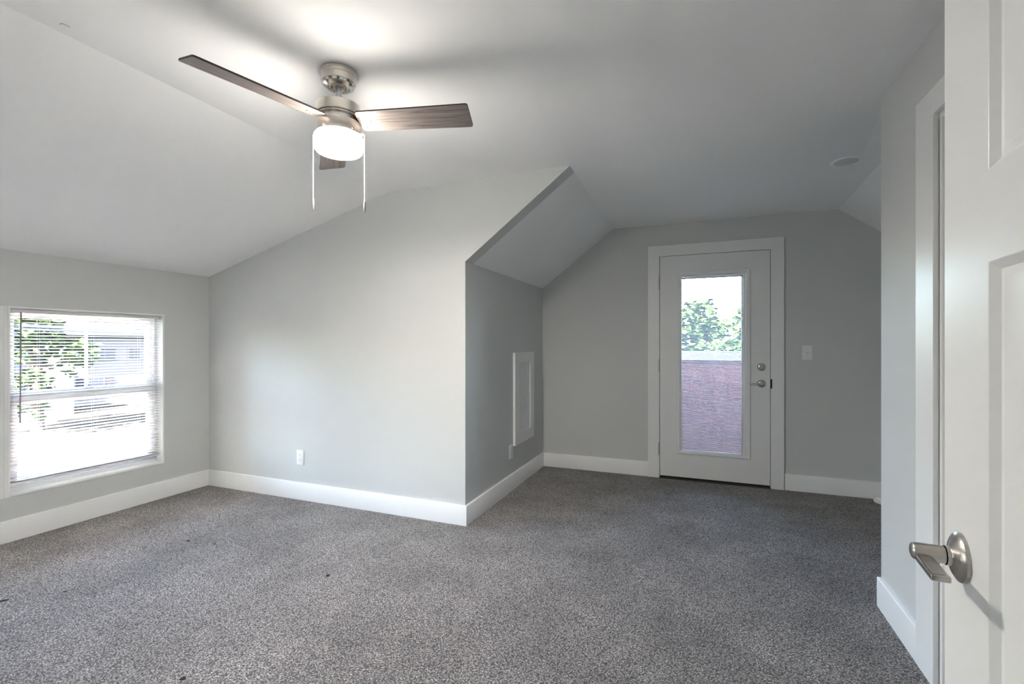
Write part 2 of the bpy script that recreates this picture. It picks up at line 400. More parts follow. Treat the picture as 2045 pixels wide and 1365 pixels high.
def make_blind(y0, y1, label):
    r = empty('venetian_blind', (XL-.040, (y0+y1)/2, WZ1-.013)); tag(r, label, 'blind', 'white mini blinds in the twin window')
    hw = (y1-y0)/2
    bm = bmesh.new(); box(bm, -.014, .014, -hw, hw, -.027, 0, bev=.0015)
    link('headrail', bm, M['railm'], r)
    bm = bmesh.new(); a = math.radians(-15); z = -.045
    zb = .372-(WZ1-.013)
    n = int((-.045-zb)/.0213)
    for i in range(n+1):
        z = -.045-i*.0213
        rows = []
        for s in (-1, -.5, 0, .5, 1):
            u = s*.0125; crown = .0014*(1-s*s)
            x = u*math.cos(a)-crown*math.sin(a); zz = -u*math.sin(a)*-1+crown
            rows.append((x, z+zz))
        up = [[bm.verts.new((x, yy, zz+.00035)) for x, zz in rows] for yy in (-hw+.004, hw-.004)]
        dn = [[bm.verts.new((x, yy, zz-.00035)) for x, zz in rows] for yy in (-hw+.004, hw-.004)]
        for k in range(4):
            bm.faces.new((up[0][k], up[0][k+1], up[1][k+1], up[1][k])); bm.faces.new((dn[0][k+1], dn[0][k], dn[1][k], dn[1][k+1]))
        bm.faces.new((up[0][0], up[1][0], dn[1][0], dn[0][0])); bm.faces.new((up[0][4], dn[0][4], dn[1][4], up[1][4]))
    link('slats', bm, M['slat'], r, smooth=50)
    zl = zb-.010
    bm = bmesh.new(); box(bm, -.013, .013, -hw+.003, hw-.003, zl-.018, zl-.004, bev=.003)
    for dz in (.0015, -.001, .004): box(bm, -.0125, .0125, -hw+.004, hw-.004, zl+dz, zl+dz+.0008)
    link('bottom_rail', bm, M['railm'], r)
    bm = bmesh.new()
    for yy in (-hw+.15, 0, hw-.15):
        for xx in (-.0135, .0135): tube(bm, (xx, yy, -.02), (xx, yy, zl), .0006, 5)
    link('ladder_cords', bm, M['slat'], r)
    bm = bmesh.new(); tube(bm, (.022, -hw+.055, -.022), (.024, -hw+.05, -.735), .0042, 6); tube(bm, (.014, -hw+.055, -.02), (.022, -hw+.055, -.024), .002, 6)
    link('tilt_wand', bm, M['wand'], r)
    return r
w1 = make_window('window_1', 1.594, WY1, 'white vinyl sash window seen behind the blind')
w2 = make_window('window_2', WY0, 1.500, 'second half of the twin window beside the mullion')
make_blind(1.610, 2.5175, 'white mini blind lowered over the window on the left wall')
make_blind(.575, 1.484, 'white mini blind in the twin window half nearest the entrance')
bm = bmesh.new(); box(bm, XL-.145, XL+.001, 1.5003, 1.5937, WZ0, WZ1)
for yy in (1.513, 1.575): box(bm, XL+.001, XL+.005, yy, yy+.006, WZ0, WZ1)
struct(link('trim_1', bm, M['trim']), 'white mullion post between the two windows', 'trim')

# ================================================================ EXTERIOR DOOR (door_1)
d1 = empty('door_1', (.106, YD, 0)); tag(d1, 'white exterior door with a tall blind-filled glass panel', 'door', kind='structure')
def dl(x): return x-.106
SX0, SX1, SZ0, SZ1 = dl(-.349), dl(.5623), .026, 2.062
GX0, GX1, GZ0, GZ1 = dl(-.158), dl(.3585), .258, 1.866    # opening in the slab behind the lite frame
bm = bmesh.new()
for a in ((SX0, GX0, SZ0, SZ1), (GX1, SX1, SZ0, SZ1), (GX0, GX1, SZ0, GZ0), (GX0, GX1, GZ1, SZ1)): box(bm, a[0], a[1], 0, .044, a[2], a[3])
link('door_slab', bm, M['door'], d1)
# lite frame: raised moulding with sloping inside
LX0, LX1, LZ0, LZ1 = dl(-.1976), dl(.4085), .241, 1.908
bm = bmesh.new()
def ring(bm, r0, r1, y0, y1):
    """sloped quad ring between rect r0 at y0 and rect r1 at y1"""
    def c(r, y): return [bm.verts.new(p) for p in ((r[0], y, r[2]), (r[1], y, r[2]), (r[1], y, r[3]), (r[0], y, r[3]))]
    a, b = c(r0, y0), c(r1, y1)
    for i in range(4):
        j = (i+1) % 4; bm.faces.new((a[i], a[j], b[j], b[i]))
def inset(r, d): return (r[0]+d, r[1]-d, r[2]+d, r[3]-d)
R = (LX0, LX1, LZ0, LZ1)
ring(bm, R, R, .001, -.008); ring(bm, R, inset(R, .004), -.008, -.012); ring(bm, inset(R, .004), inset(R, .022), -.012, -.012)
ring(bm, inset(R, .022), inset(R, .030), -.012, -.004)
R2 = (dl(-.160), dl(.352), .262, 1.862)
ring(bm, inset(R, .030), R2, -.004, .006); ring(bm, R2, R2, .006, .016)
link('lite_frame', bm, M['trim'], d1)
# rails at the side / top of the sealed blind cassette
bm = bmesh.new()
box(bm, R2[0], R2[0]+.003, .0165, .034, R2[2], R2[3]); box(bm, R2[1]-.012, R2[1], .0165, .034, R2[2], R2[3])
box(bm, R2[0], R2[1], .0165, .034, R2[3]-.016, R2[3]); box(bm, R2[0], R2[1], .0165, .034, R2[2], R2[2]+.010)
link('blind_cassette', bm, M['vinyl'], d1)
link('glass_pane', nb(R2[0]-.001, R2[1]+.001, .012, .0155, R2[2], R2[3]), M['glass'], d1)
link('glass_pane', nb(R2[0]-.001, R2[1]+.001, .0345, .038, R2[2], R2[3]), M['glass'], d1)
bm = bmesh.new(); a = math.radians(24); n = int((R2[3]-.02-R2[2]-.012)/.0121)
for i in range(n):
    z = R2[2]+.016+i*.0121; hw_ = .0062; yc = .025
    dy, dz = hw_*math.cos(a), hw_*math.sin(a)
    x0, x1 = R2[0]+.004, R2[1]-.013
    nrm = Vector((0, -math.sin(a), math.cos(a)))*.00025
    q = [Vector((x0, yc-dy, z-dz)), Vector((x1, yc-dy, z-dz)), Vector((x1, yc+dy, z+dz)), Vector((x0, yc+dy, z+dz))]
    A = [bm.verts.new(p+nrm) for p in q]; B = [bm.verts.new(p-nrm) for p in q]
    bm.faces.new(A); bm.faces.new(B[::-1])
    for k in range(4): bm.faces.new((A[k], A[(k+1) % 4], B[(k+1) % 4], B[k]))
link('enclosed_slats', bm, M['slat'], d1)
bm = bmesh.new(); tx = dl(.380)
box(bm, tx-.006, tx+.006, -.0155, -.012, .62, 1.72, bev=.001)
link('slider_track', bm, M['trim'], d1)
bm = bmesh.new(); box(bm, tx-.009, tx+.009, -.026, -.0155, 1.575, 1.605, bev=.003); link('slider_knob', bm, M['plastic'], d1)
# hardware
def disc_y(bm, prof, c, seg=40): lathe(bm, prof, seg, c, 'y')
bm = bmesh.new(); c = (dl(.495), 0, 1.049)
disc_y(bm, [(.033, 0), (.033, -.006), (.030, -.010), (.022, -.014), (.017, -.015), (0, -.0155)], c)
db = link('deadbolt', bm, M['nickel'], d1, smooth=35)
bm = bmesh.new(); box(bm, c[0]-.0045, c[0]+.0045, -.034, -.015, c[2]-.014, c[2]+.014, bev=.003); link('thumb_turn', bm, M['nickel2'], db)
bm = bmesh.new(); c = (dl(.495), 0, .906)
disc_y(bm, [(.033, 0), (.033, -.005), (.029, -.010), (.018, -.015), (.012, -.018), (.012, -.045), (.010, -.050), (0, -.051)], c)
box(bm, c[0]-.100, c[0]-.002, -.051, -.037, c[2]-.005, c[2]+.005, bev=.004)
link('lever_handle', bm, M['nickel'], d1, smooth=35)
for z0 in (.2164, .9888, 1.7612):
    bm = bmesh.new()
    for k in range(5): tube(bm, (SX0-.008, -.006, z0+.0225*k+.0006), (SX0-.008, -.006, z0+.0225*(k+1)-.0006), .0062, 12)
    tube(bm, (SX0-.008, -.006, z0-.004), (SX0-.008, -.006, z0+.117), .004, 10)
    link('hinge', bm, M['nickel'], d1, smooth=35)
# frame: jamb with stop, threshold, seal
jx0, jx1 = SX0-.005, SX1+.004
bm = bmesh.new()
box(bm, jx0-.017, jx0, -.0, .16, -.03, 2.083); box(bm, jx1, jx1+.017, -.0, .16, -.03, 2.083); box(bm, jx0, jx1, -.0, .16, 2.066, 2.083)
box(bm, jx0, jx0+.012, .047, .09, 0, 2.066); box(bm, jx1-.012, jx1, .047, .09, 0, 2.066); box(bm, jx0, jx1, .047, .09, 2.054, 2.066)
link('door_jamb', bm, M['trim'], d1)
bm = bmesh.new()
box(bm, jx0+.0002, SX0+.006, .030, .0465, .02, 2.06); box(bm, SX1-.006, jx1-.0002, .030, .0465, .02, 2.06); box(bm, SX0, SX1, .0442, .0467, 2.05, 2.0655)
box(bm, SX0, SX1, .020, .0465, -.005, .0262)
link('weather_seal', bm, M['seal'], d1)
link('threshold', nb(jx0, jx1, -.012, .16, -.03, .0055), plain('dark_threshold', (.05, .045, .04), .6), d1)
bm = bmesh.new()   # flat casing, inner edge set back 5 mm from the jamb edge
cx0, cx1, ct = dl(-.4564), dl(.6690), 2.166
cy0, cy1 = -.0005, .0224
ix0, ix1, iz = jx0-.006, jx1+.006, 2.073
box(bm, cx0, ix0, cy0, cy1, -.005, ct, bev=.0015); box(bm, ix1, cx1, cy0, cy1, -.005, ct, bev=.0015); box(bm, ix0-.0015, ix1+.0015, cy0, cy1, iz, ct, bev=.0015)
link('casing', bm, M['trim'], d1)
bm = bmesh.new(); box(bm, jx1-.001, jx1+.012, -.0022, .003, .865, .945, bev=.001)
link('strike_plate', bm, M['slot'], d1)

# ================================================================ CLOSET OPENING (door_2)
d2 = empty('door_2', (XR, (CY0+CY1)/2, 0)); tag(d2, 'white cased closet doorway beside the open white door', 'door', kind='structure')
yo = (CY0+CY1)/2
CF = -.018
# casing edges as measured on the casing's front face
yin, yout, ztop_o, ztop_i = 2.159, 2.257, 2.180, 2.083
bm = bmesh.new()
box(bm, CF, -.0003, yin-yo, yout-yo+.0505, -.005, ztop_o, bev=.0012); box(bm, CF, -.0003, CY0-yo-.098, CY0-yo, -.005, ztop_o, bev=.0012)
box(bm, CF, -.0003, CY0-yo-.001, yin-yo+.001, ztop_i, ztop_o, bev=.0012)
casing2 = link('casing', bm, M['trim'], d2)
bm = bmesh.new()
box(bm, -.0003, .1153, yin-yo-.024, yin-yo-.0055, -.005, 2.0775); box(bm, -.0003, .1153, CY0-yo+.0005, CY0-yo+.019, -.005, 2.0775); box(bm, -.0003, .1153, CY0-yo+.019, yin-yo-.024, 2.060, 2.0775)
box(bm, .050, .085, yin-yo-.036, yin-yo-.024, -.005, 2.06)
link('door_jamb', bm, M['trim'], d2)
# closed slab set at the far side of the jamb
link('door_slab', nb(.078, .113, CY0-yo+.020, yin-yo-.038, .012, 2.055), M['door'], d2)

# ================================================================ ENTRANCE DOOR in the foreground
ang = PI/2-.0871
DW, DH, DT = .84, 2.032, .035
ed = empty('door_3', (HX, HYY, .014), ang); tag(ed, 'open white panelled door with a satin lever, close on the right', 'door', kind='structure')
# local: x from hinge to free edge, +y = visible face (y = 0), slab behind it
ST = .147; BV = .0105
bm = bmesh.new()
r_top0, r_top1 = 1.451, DH-ST+.02        # top panel z-range
r_low0, r_low1 = .235, 1.337
midw = .11
box(bm, 0, ST, -DT, 0, 0, DH); box(bm, DW-ST, DW, -DT, 0, 0, DH)
box(bm, ST, DW-ST, -DT, 0, 0, r_low0); box(bm, ST, DW-ST, -DT, 0, r_low1, r_top0); box(bm, ST, DW-ST, -DT, 0, r_top1, DH)
box(bm, DW/2-midw/2, DW/2+midw/2, -DT, 0, r_low0, r_low1)
link('stiles_and_rails', bm, M['door'], ed)
for (a, b, c0, c1) in ((ST, DW-ST, r_top0, r_top1), (ST, DW/2-midw/2, r_low0, r_low1), (DW/2+midw/2, DW-ST, r_low0, r_low1)):
    bm = bmesh.new(); q = (a, b, c0, c1)
    for sgn, yb in ((1, 0), (-1, -DT)):
        ring(bm, q, inset(q, .0012), yb, yb-.0006*sgn); ring(bm, inset(q, .0012), inset(q, BV), yb-.0006*sgn, yb-.0087*sgn)
        i3 = inset(q, BV); i4 = inset(q, BV+.010)
        ring(bm, i3, i4, yb-.0087*sgn, yb-.0076*sgn)
        bm.faces.new([bm.verts.new(p) for p in ((i4[0], yb-.0076*sgn, i4[2]), (i4[1], yb-.0076*sgn, i4[2]), (i4[1], yb-.0076*sgn, i4[3]), (i4[0], yb-.0076*sgn, i4[3]))])
    link('door_panel', bm, M['door'], ed)
for z0 in (.2, .97, 1.74):
    bm = bmesh.new(); tube(bm, (-.006, .004, z0), (-.006, .004, z0+.09), .006, 12); link('hinge', bm, M['nickel'], ed, smooth=35)
hx, hz = DW-.066, .936
for side, yb in ((1, 0.0), (-1, -DT)):
    bm = bmesh.new()
    s = side
    lathe(bm, [(0.0, -.0005*s), (.0335, -.0005*s), (.0335, .0045*s), (.0325, .0058*s), (.0255, .0098*s), (.0150, .0125*s), (.0132, .014*s), (.0132, .0185*s)], 56, (hx, yb, hz), 'y')
    lh = link('lever_handle', bm, M['lever'], ed, smooth=30)
    bm = bmesh.new()
    lathe(bm, [(.0095, .0185*s), (.0095, .0195*s), (.0120, .0198*s), (.0120, .0520*s), (.0114, .0530*s), (.0114, .0542*s), (.0095, .0560*s), (.006, .0572*s), (0, .0575*s)], 40, (hx, yb, hz), 'y')
    link('lever_hub', bm, M['lever'], lh, smooth=30)
    # flat blade of the lever: sits low on the hub, runs toward the hinge, shallow inset on its top
    bm = bmesh.new()
    y0, y1 = yb+.0335*s, yb+.0545*s
    ya, yb2 = min(y0, y1), max(y0, y1)
    box(bm, hx-.078, hx+.003, ya, yb2, hz-.0095, hz-.0015, bev=.0018, seg=3)
    box(bm, hx-.073, hx-.012, ya+.004, yb2-.003, hz-.0017, hz-.0006, bev=.0005, seg=1)
    link('lever_blade', bm, M['lever'], lh, smooth=35)
link('latch_plate', nb(DW-.0002, DW+.0015, -DT+.005, -.006, hz-.028, hz+.028), M['nickel'], ed)
# jamb and casing of the entrance
d4 = bmesh.new()
box(d4, EX0-.001, EX0+.018, YB-.125, YB+.004, 0, 2.06); box(d4, EX1-.008, EX1+.001, YB-.125, YB+.004, 0, 2.06); box(d4, EX0, EX1, YB-.125, YB+.004, 2.042, 2.062)
box(d4, EX0-.10, EX0+.006, YB, YB+.016, 0, 2.16); box(d4, EX1, EX1+.09, YB, YB+.016, 0, 2.16); box(d4, EX0-.10, EX1+.09, YB, YB+.016, 2.06, 2.16)
struct(link('trim_2', d4, M['trim']), 'white casing of the entrance doorway', 'trim')

# ================================================================ CEILING FAN
FX, FY = -1.388, 1.551
fan = empty('ceiling_fan', (FX, FY, ZC)); tag(fan, 'brushed nickel ceiling fan with three grey wood blades and a lit drum light', 'ceiling fan')
bm = bmesh.new()
lathe(bm, [(.0, 0), (.0712, 0), (.0718, -.020), (.0712, -.0225), (.0690, -.0235), (.0682, -.047), (.0665, -.049)], 72)
canopy = link('canopy', bm, M['nickel'], fan, smooth=30)
bm = bmesh.new(); lathe(bm, [(.0665, -.049), (.0610, -.057), (.0460, -.0655), (.0440, -.066), (.0420, -.0655), (.0400, -.0600), (.0330, -.0610), (.0310, -.0670), (.0290, -.0670), (.0240, -.0560), (.012, -.054)], 72)
link('canopy_cover', bm, M['nickel2'], canopy, smooth=25)
for a in (-2.15, -1.80):
    bm = bmesh.new(); aa = a+YAW; p = Vector((math.cos(aa), math.sin(aa), 0))
    tube(bm, p*.069+Vector((0, 0, -.011)), p*.0745+Vector((0, 0, -.011)), .0042, 12)
    link('canopy_screw', bm, M['screw'], canopy, smooth=35)
bm = bmesh.new(); tube(bm, (0, 0, -.05), (0, 0, -.140), .0136, 28)
link('downrod', bm, plain('light_grey_rod', (.62, .62, .62), .35, metal=.6), fan, smooth=35)
bm = bmesh.new(); lathe(bm, [(.0145, -.123), (.0200, -.124), (.0225, -.130), (.0225, -.142), (0, -.142)], 32)
link('yoke_collar', bm, M['nickel'], fan, smooth=30)
bm = bmesh.new(); lathe(bm, [(.0, -.138), (.060, -.138), (.084, -.1405), (.0882, -.1425), (.0888, -.147), (.0888, -.181), (.0876, -.183), (.080, -.183), (.080, -.1865), (.0855, -.187), (.0855, -.191), (.060, -.192), (0, -.192)], 80)
motor = link('motor_housing', bm, M['nickel'], fan, smooth=30)
bm = bmesh.new(); lathe(bm, [(.0, -.190), (.0755, -.190), (.0755, -.2115), (0, -.2115)], 72)
link('rotor_band', bm, M['nickel2'], motor, smooth=30)
bm = bmesh.new(); lathe(bm, [(0, -.2105), (.0855, -.2105), (.0880, -.2120), (.0884, -.2145), (.0884, -.258), (.0874, -.260), (.082, -.2605), (0, -.2605)], 80)
lk = link('light_kit', bm, M['nickel'], fan, smooth=30)
for a in (-.62, -1.9, 1.4, 2.7):
    bm = bmesh.new(); aa = a+YAW; p = Vector((math.cos(aa), math.sin(aa), 0)); tube(bm, p*.086+Vector((0, 0, -.252)), p*.0935+Vector((0, 0, -.252)), .003, 10)
    link('thumb_screw', bm, M['screw'], lk, smooth=35)
bm = bmesh.new(); lathe(bm, [(.0, -.2585), (.080, -.2585), (.090, -.261), (.0955, -.268), (.0965, -.278), (.0965, -.308), (.0945, -.320), (.088, -.3285), (.076, -.333), (.05, -.3352), (0, -.336)], 80)
link('lamp_shade', bm, M['lamp'], fan, smooth=60)
ld = bpy.data.lights.new('fan_lamp', 'AREA'); ld.shape = 'DISK'; ld.size = .15; ld.energy = LAMP_DOWN; ld.color = (1, .955, .89)
lo = bpy.data.objects.new('fan_lamp', ld); col.objects.link(lo); lo.location = (FX, FY, ZC-.3375)
BZ = -.2065
for k, a in enumerate((113.5, -6.5, -126.5)):
    th = math.radians(a)+YAW
    bm = bmesh.new()
    r0, r1 = .088, .553; w0, w1 = .112, .127; t2 = .0032; rc = .010
    pts = [(r0, -w0/2+.012), (r0+.010, -w0/2), (r1-rc, -w1/2)]
    for i in range(5): pts.append((r1-rc+rc*math.sin(i*PI/8), -w1/2+rc-rc*math.cos(i*PI/8)))
    for i in range(5): pts.append((r1-rc+rc*math.cos(i*PI/8), w1/2-rc+rc*math.sin(i*PI/8)))
    pts += [(r0+.010, w0/2), (r0, w0/2-.012)]
    cl = []
    for p in pts:
        if not cl or (Vector(p)-Vector(cl[-1])).length > 1e-5: cl.append(p)
    A = [bm.verts.new((x, y, t2)) for x, y in cl]; B = [bm.verts.new((x, y, -t2)) for x, y in cl]
    f1 = bm.faces.new(A); f2 = bm.faces.new(B[::-1]); f1.material_index = 0; f2.material_index = 0
    for i in range(len(cl)):
        j = (i+1) % len(cl); f = bm.faces.new((A[i], B[i], B[j], A[j])); f.material_index = 1
    bl = link('fan_blade', bm, [M['oak'], M['edge']], fan, loc=(0, 0, BZ))
    rot = Matrix.Rotation(th, 4, 'Z') @ Matrix.Rotation(math.radians(-14), 4, 'X')
    bl.rotation_euler = rot.to_euler()
    bm = bmesh.new()     # blade iron on top of the blade
    prism(bm, [(.050, -.030), (.120, -.040), (.150, -.012), (.150, .012), (.120, .040), (.050, .030)], 'z', t2, t2+.003)
    link('blade_iron', bm, M['nickel2'], bl)
    for (sx, sy) in ((.107, -.030), (.107, .030), (.137, .0)):
        bm = bmesh.new(); lathe(bm, [(.0048, -t2+.0002), (.0046, -t2-.0014), (.003, -t2-.0026), (0, -t2-.003)], 14, (sx, sy, 0))
        link('blade_screw', bm, M['screw'], bl, smooth=50)
# pull chains (either side of the light kit as seen from the entrance)
cr = Vector((math.cos(YAW), math.sin(YAW), 0))
for s, zt, zb, label in ((-1, -.256, -.520, None), (1, -.256, -.530, None)):
    bm = bmesh.new(); p = cr*(.1065*s)
    tube(bm, cr*(.086*s)+Vector((0, 0, zt)), cr*(.100*s)+Vector((0, 0, zt)), .0055, 14)
    tube(bm, cr*(.0985*s)+Vector((0, 0, zt+.004)), p+Vector((0, 0, zt-.005)), .0032, 10)
    n = int((zt-zb)/.0034)
    for i in range(n): ball(bm, p+Vector((0, 0, zt-.004-i*.0034)), .0016, 6, 4)
    tube(bm, p+Vector((0, 0, zt-.004)), p+Vector((0, 0, zb)), .0007, 5)
    ch = link('pull_chain', bm, plain('pale_chain', (.85, .84, .80), .35, metal=.35), fan, smooth=60)
    bm = bmesh.new(); lathe(bm, [(0, zb+.002), (.0030, zb), (.0042, zb-.008), (.0052, zb-.020), (.0050, zb-.033), (.0042, zb-.044), (.003, zb-.048), (0, zb-.049)], 20, tuple(p))
    link('pull_fob', bm, M['nickel'], ch, smooth=50)

# ================================================================ RECESSED LIGHT (off)
zc_ = ZC+.022
rl = empty('recessed_light', (.851, 3.526, zc_))
tag(rl, 'flat round recessed ceiling light, switched off, in the dormer ceiling', 'ceiling light')
bm = bmesh.new(); lathe(bm, [(.0, .01), (.087, .01), (.0875, .0), (.086, -.004), (.080, -.006), (.069, -.0055), (.066, -.003), (0, -.0028)], 64)
link('trim_ring', bm, M['ceiling'], rl, smooth=25)
bm = bmesh.new(); lathe(bm, [(.0655, -.0031), (.0650, -.0045), (0, -.0048)], 64)
link('lens', bm, plain('frosted_lens', (.70, .70, .69), .5), rl, smooth=25)
# tilt to lie on the slightly falling dormer ceiling
rl.rotation_euler = (math.radians(-.9), 0, 0)

# ================================================================ OUTLETS, SWITCH, HATCH
def wall_plate(name, loc, rz, w, h, label, cat, group=None):
    r = empty(name, loc, rz); tag(r, label, cat, group)
    bm = bmesh.new(); box(bm, -w/2, w/2, -.0055, .0, -h/2, h/2, bev=.0022, seg=2)
    link('cover_plate', bm, M['plastic'], r, smooth=35)
    return r
def make_outlet(loc, rz, label):
    r = wall_plate('power_outlet', loc, rz, .073, .117, label, 'outlet', 'duplex outlets')
    for sz in (.0195, -.0195):
        bm = bmesh.new()
        pts = []
        for i in range(24):
            t_ = 2*PI*i/24; x = .0172*math.cos(t_); z = .0172*math.sin(t_); z = max(-.0135, min(.0135, z)); pts.append((x, z+sz))
        cl = []
        for p in pts:
            if not cl or (Vector(p)-Vector(cl[-1])).length > 1e-5: cl.append(p)
        prism(bm, cl, 'y', -.0072, -.005)
        f = link('socket_face', bm, M['plastic'], r)
        bm = bmesh.new()
        box(bm, -.0072, -.0055, -.0076, -.0070, sz-.001, sz+.0075); box(bm, .0055, .0070, -.0076, -.0070, sz+.0, sz+.0068)
        lathe(bm, [(.0024, -.0070), (.0024, -.0076), (0, -.0076)], 12, (0, 0, sz-.0072), 'y')
        link('socket_slots', bm, M['slot'], f)
    bm = bmesh.new(); lathe(bm, [(.003, -.0055), (.0028, -.0066), (0, -.0068)], 12, (0, 0, 0), 'y'); link('plate_screw', bm, M['plastic'], r)
    return r
make_outlet((-2.9935, YC, .336), 0, 'white duplex outlet low on the wide wall under the fan')
make_outlet((XK, 3.754, .3275), PI/2, 'white duplex outlet below the beadboard hatch on the dormer side wall')
sw = wall_plate('light_switch', (.8425, YF, 1.1755), 0, .077, .122, 'white toggle switch plate right of the glazed door', 'switch')
bm = bmesh.new(); box(bm, -.0052, .0052, -.0066, -.0050, -.012, .012, bev=.0008)
link('toggle_surround', bm, M['plastic'], sw)
bm = bmesh.new(); prism(bm, [(-.0058, -.004), (-.0155, -.009), (-.0165, -.004), (-.0058, .004)], 'x', -.0035, .0035); link('toggle', bm, plain('ivory_toggle', (.62, .62, .60), .4), sw)
for z in (.030, -.030):
    bm = bmesh.new(); lathe(bm, [(.0034, -.0052), (.0030, -.0066), (0, -.0068)], 12, (0, 0, z), 'y'); link('plate_screw', bm, M['railm'], sw)

# beadboard hatch on the dormer side wall (local x along the wall, -y out)
PW, PH, PT = .500, .8075, .021
hp = empty('access_hatch', (XK, 4.056, .3655), PI/2); tag(hp, 'white framed beadboard access hatch on the dormer side wall', 'access panel')
bm = bmesh.new(); fr_ = .100
box(bm, -PW/2, -PW/2+fr_, -PT, 0, 0, PH, bev=.002); box(bm, PW/2-fr_, PW/2, -PT, 0, 0, PH, bev=.002)
box(bm, -PW/2+fr_-.002, PW/2-fr_+.002, -PT+.0004, 0, 0, .098); box(bm, -PW/2+fr_-.002, PW/2-fr_+.002, -PT+.0004, 0, PH-.086, PH)
link('hatch_frame', bm, M['trim'], hp)
bm = bmesh.new(); x = -PW/2+fr_-.002; xe = PW/2-fr_+.002; n = 8; st = (xe-x)/n
prof = [(x, 0)]
for i in range(n):
    a0_ = x+i*st
    prof += [(a0_, -.0065), (a0_+.002, -.0085), (a0_+st-.009, -.0085), (a0_+st-.007, -.0045), (a0_+st-.0055, -.0045), (a0_+st-.0045, -.0085), (a0_+st-.0025, -.0085), (a0_+st-.001, -.0045)]
prof += [(xe, -.0045), (xe, 0)]
prism(bm, prof, 'z', .096, PH-.084)
link('beadboard', bm, M['trim'], hp)

# ================================================================ SMALL THINGS
sm = empty('smoke_detector', (1.352, 4.535, 0)); tag(sm, 'small round white plastic detector lying on the carpet by the baseboard', 'detector')
bm = bmesh.new(); lathe(bm, [(0, -.002), (.070, -.002), (.0725, .004), (.0735, .016), (.071, .024), (.062, .027), (.060, .031), (.050, .040), (.038, .044), (0, .045)], 56)
link('housing', bm, M['plastic'], sm, smooth=30)
bm = bmesh.new()
for k in range(9):
    a = k*2*PI/9+3.35
    for i in range(6):
        a0_ = a+i*.07; a1_ = a0_+.075
        v = [bm.verts.new((r_*math.cos(t_), r_*math.sin(t_), z_)) for (r_, z_) in ((.0617, .0277), (.0538, .0364)) for t_ in (a0_, a1_)]
        bm.faces.new((v[0], v[1], v[3], v[2]))
link('vent_slots', bm, M['slot'], sm)
# bits of debris on the carpet
M['crumb'] = plain('dark_brown_scrap', (.035, .022, .016), .8)
M['fluff'] = plain('white_scrap', (.8, .8, .8), .8)
def scrap(loc, L_, W_, rz, label, mat='crumb', seed=0):
    rnd = random.Random(seed); bm = bmesh.new()
    bmesh.ops.create_icosphere(bm, subdivisions=2, radius=1)
    for v in bm.verts:
        k = 1+rnd.uniform(-.28, .28); v.co = Vector((v.co.x*L_*k, v.co.y*W_*k, v.co.z*W_*.45*k))
    o = link('carpet_scrap', bm, M[mat], loc=(loc[0], loc[1], W_*.3), rot=(0, 0, rz)); tag(o, label, 'debris')
scrap((-3.150, 1.2175), .022, .007, .9, 'dark brown scrap on the carpet at the left edge of the photo', seed=1)
scrap((-2.975, 1.381), .011, .004, .7, 'thin brown fleck on the carpet just right of the left-edge scrap', seed=2)
scrap((-3.013, 2.024), .013, .006, .4, 'dark fleck on the carpet nearest the window corner', seed=3)
scrap((-2.817, 2.054), .009, .005, .4, 'small dark fleck just right of the one nearest the window corner', seed=4)
scrap((-1.864, 2.000), .010, .009, .2, 'dark clump on the carpet in front of the wide wall', seed=5)
scrap((-1.793, 1.184), .011, .008, .6, 'brown clump on the carpet at the bottom edge of the photo', seed=6)
scrap((-1.829, 2.145), .006, .0035, .5, 'tiny white scrap on the carpet in front of the wide wall', 'fluff', 7)
# hairline staple-shaped mark on the ceiling
bm = bmesh.new()
for p, q in (((-2.0897, .9532), (-2.0740, .9541)), ((-2.0740, .9541), (-2.0725, .9660)), ((-2.0725, .9660), (-2.0715, .9760))):
    tube(bm, (*p, ZC-.0006), (*q, ZC-.0006), .0006, 6)
tag(link('wire_staple', bm, M['slot']), 'thin dark bent wire staple in the ceiling near the upper left', 'staple')

# ================================================================ OUTDOORS
GZ = -3.3
bm = bmesh.new(); box(bm, -140, 60, -60, 140, GZ-.3, GZ)
struct(link('ground', bm, M['lawn']), 'sunlit pale ground outside', 'ground')
bm = bmesh.new(); box(bm, -28, -20, -60, 140, GZ-.05, GZ+.02)
struct(link('road', bm, M['road']), 'pale road outside the window', 'road')
bm = bmesh.new(); box(bm, -11.5, XL-.6, -9, 13, GZ-.1, GZ+.25)  # added out of view to throw sunlight up through the window
struct(link('bounce_roof', bm, M['bounce']), 'added pale flat roof, unseen below the window, bouncing sunlight indoors', 'roof')
# balcony beyond the glazed door
bm = bmesh.new(); box(bm, -3.0, 3.0, YF+T+.002, 6.25, -.32, -.06)
struct(link('balcony_floor', bm, M['deck']), 'balcony deck outside the glazed door', 'balcony')
bp_ = empty('balcony_parapet', (0, 6.0, -.06)); tag(bp_, 'red-brown board parapet with a white cap outside the glazed door', 'parapet')
bm = bmesh.new(); x = -3.0
while x < 3.0:
    box(bm, x, x+.1398, -.012, .012, .0, 1.13, bev=.0015, seg=1); x += .14
link('boards', bm, M['cedar'], bp_)
bm = bmesh.new(); box(bm, -3.0, 3.0, -.05, .05, 1.115, 1.228, bev=.005); link('cap', bm, plain('white_cap_paint', (.13, .125, .12), .7, spec=0), bp_)
bm = bmesh.new(); box(bm, -3.0, 3.0, .012, .05, .2, .29); box(bm, -3.0, 3.0, .012, .05, .9, .99); link('rails', bm, M['cedar'], bp_)

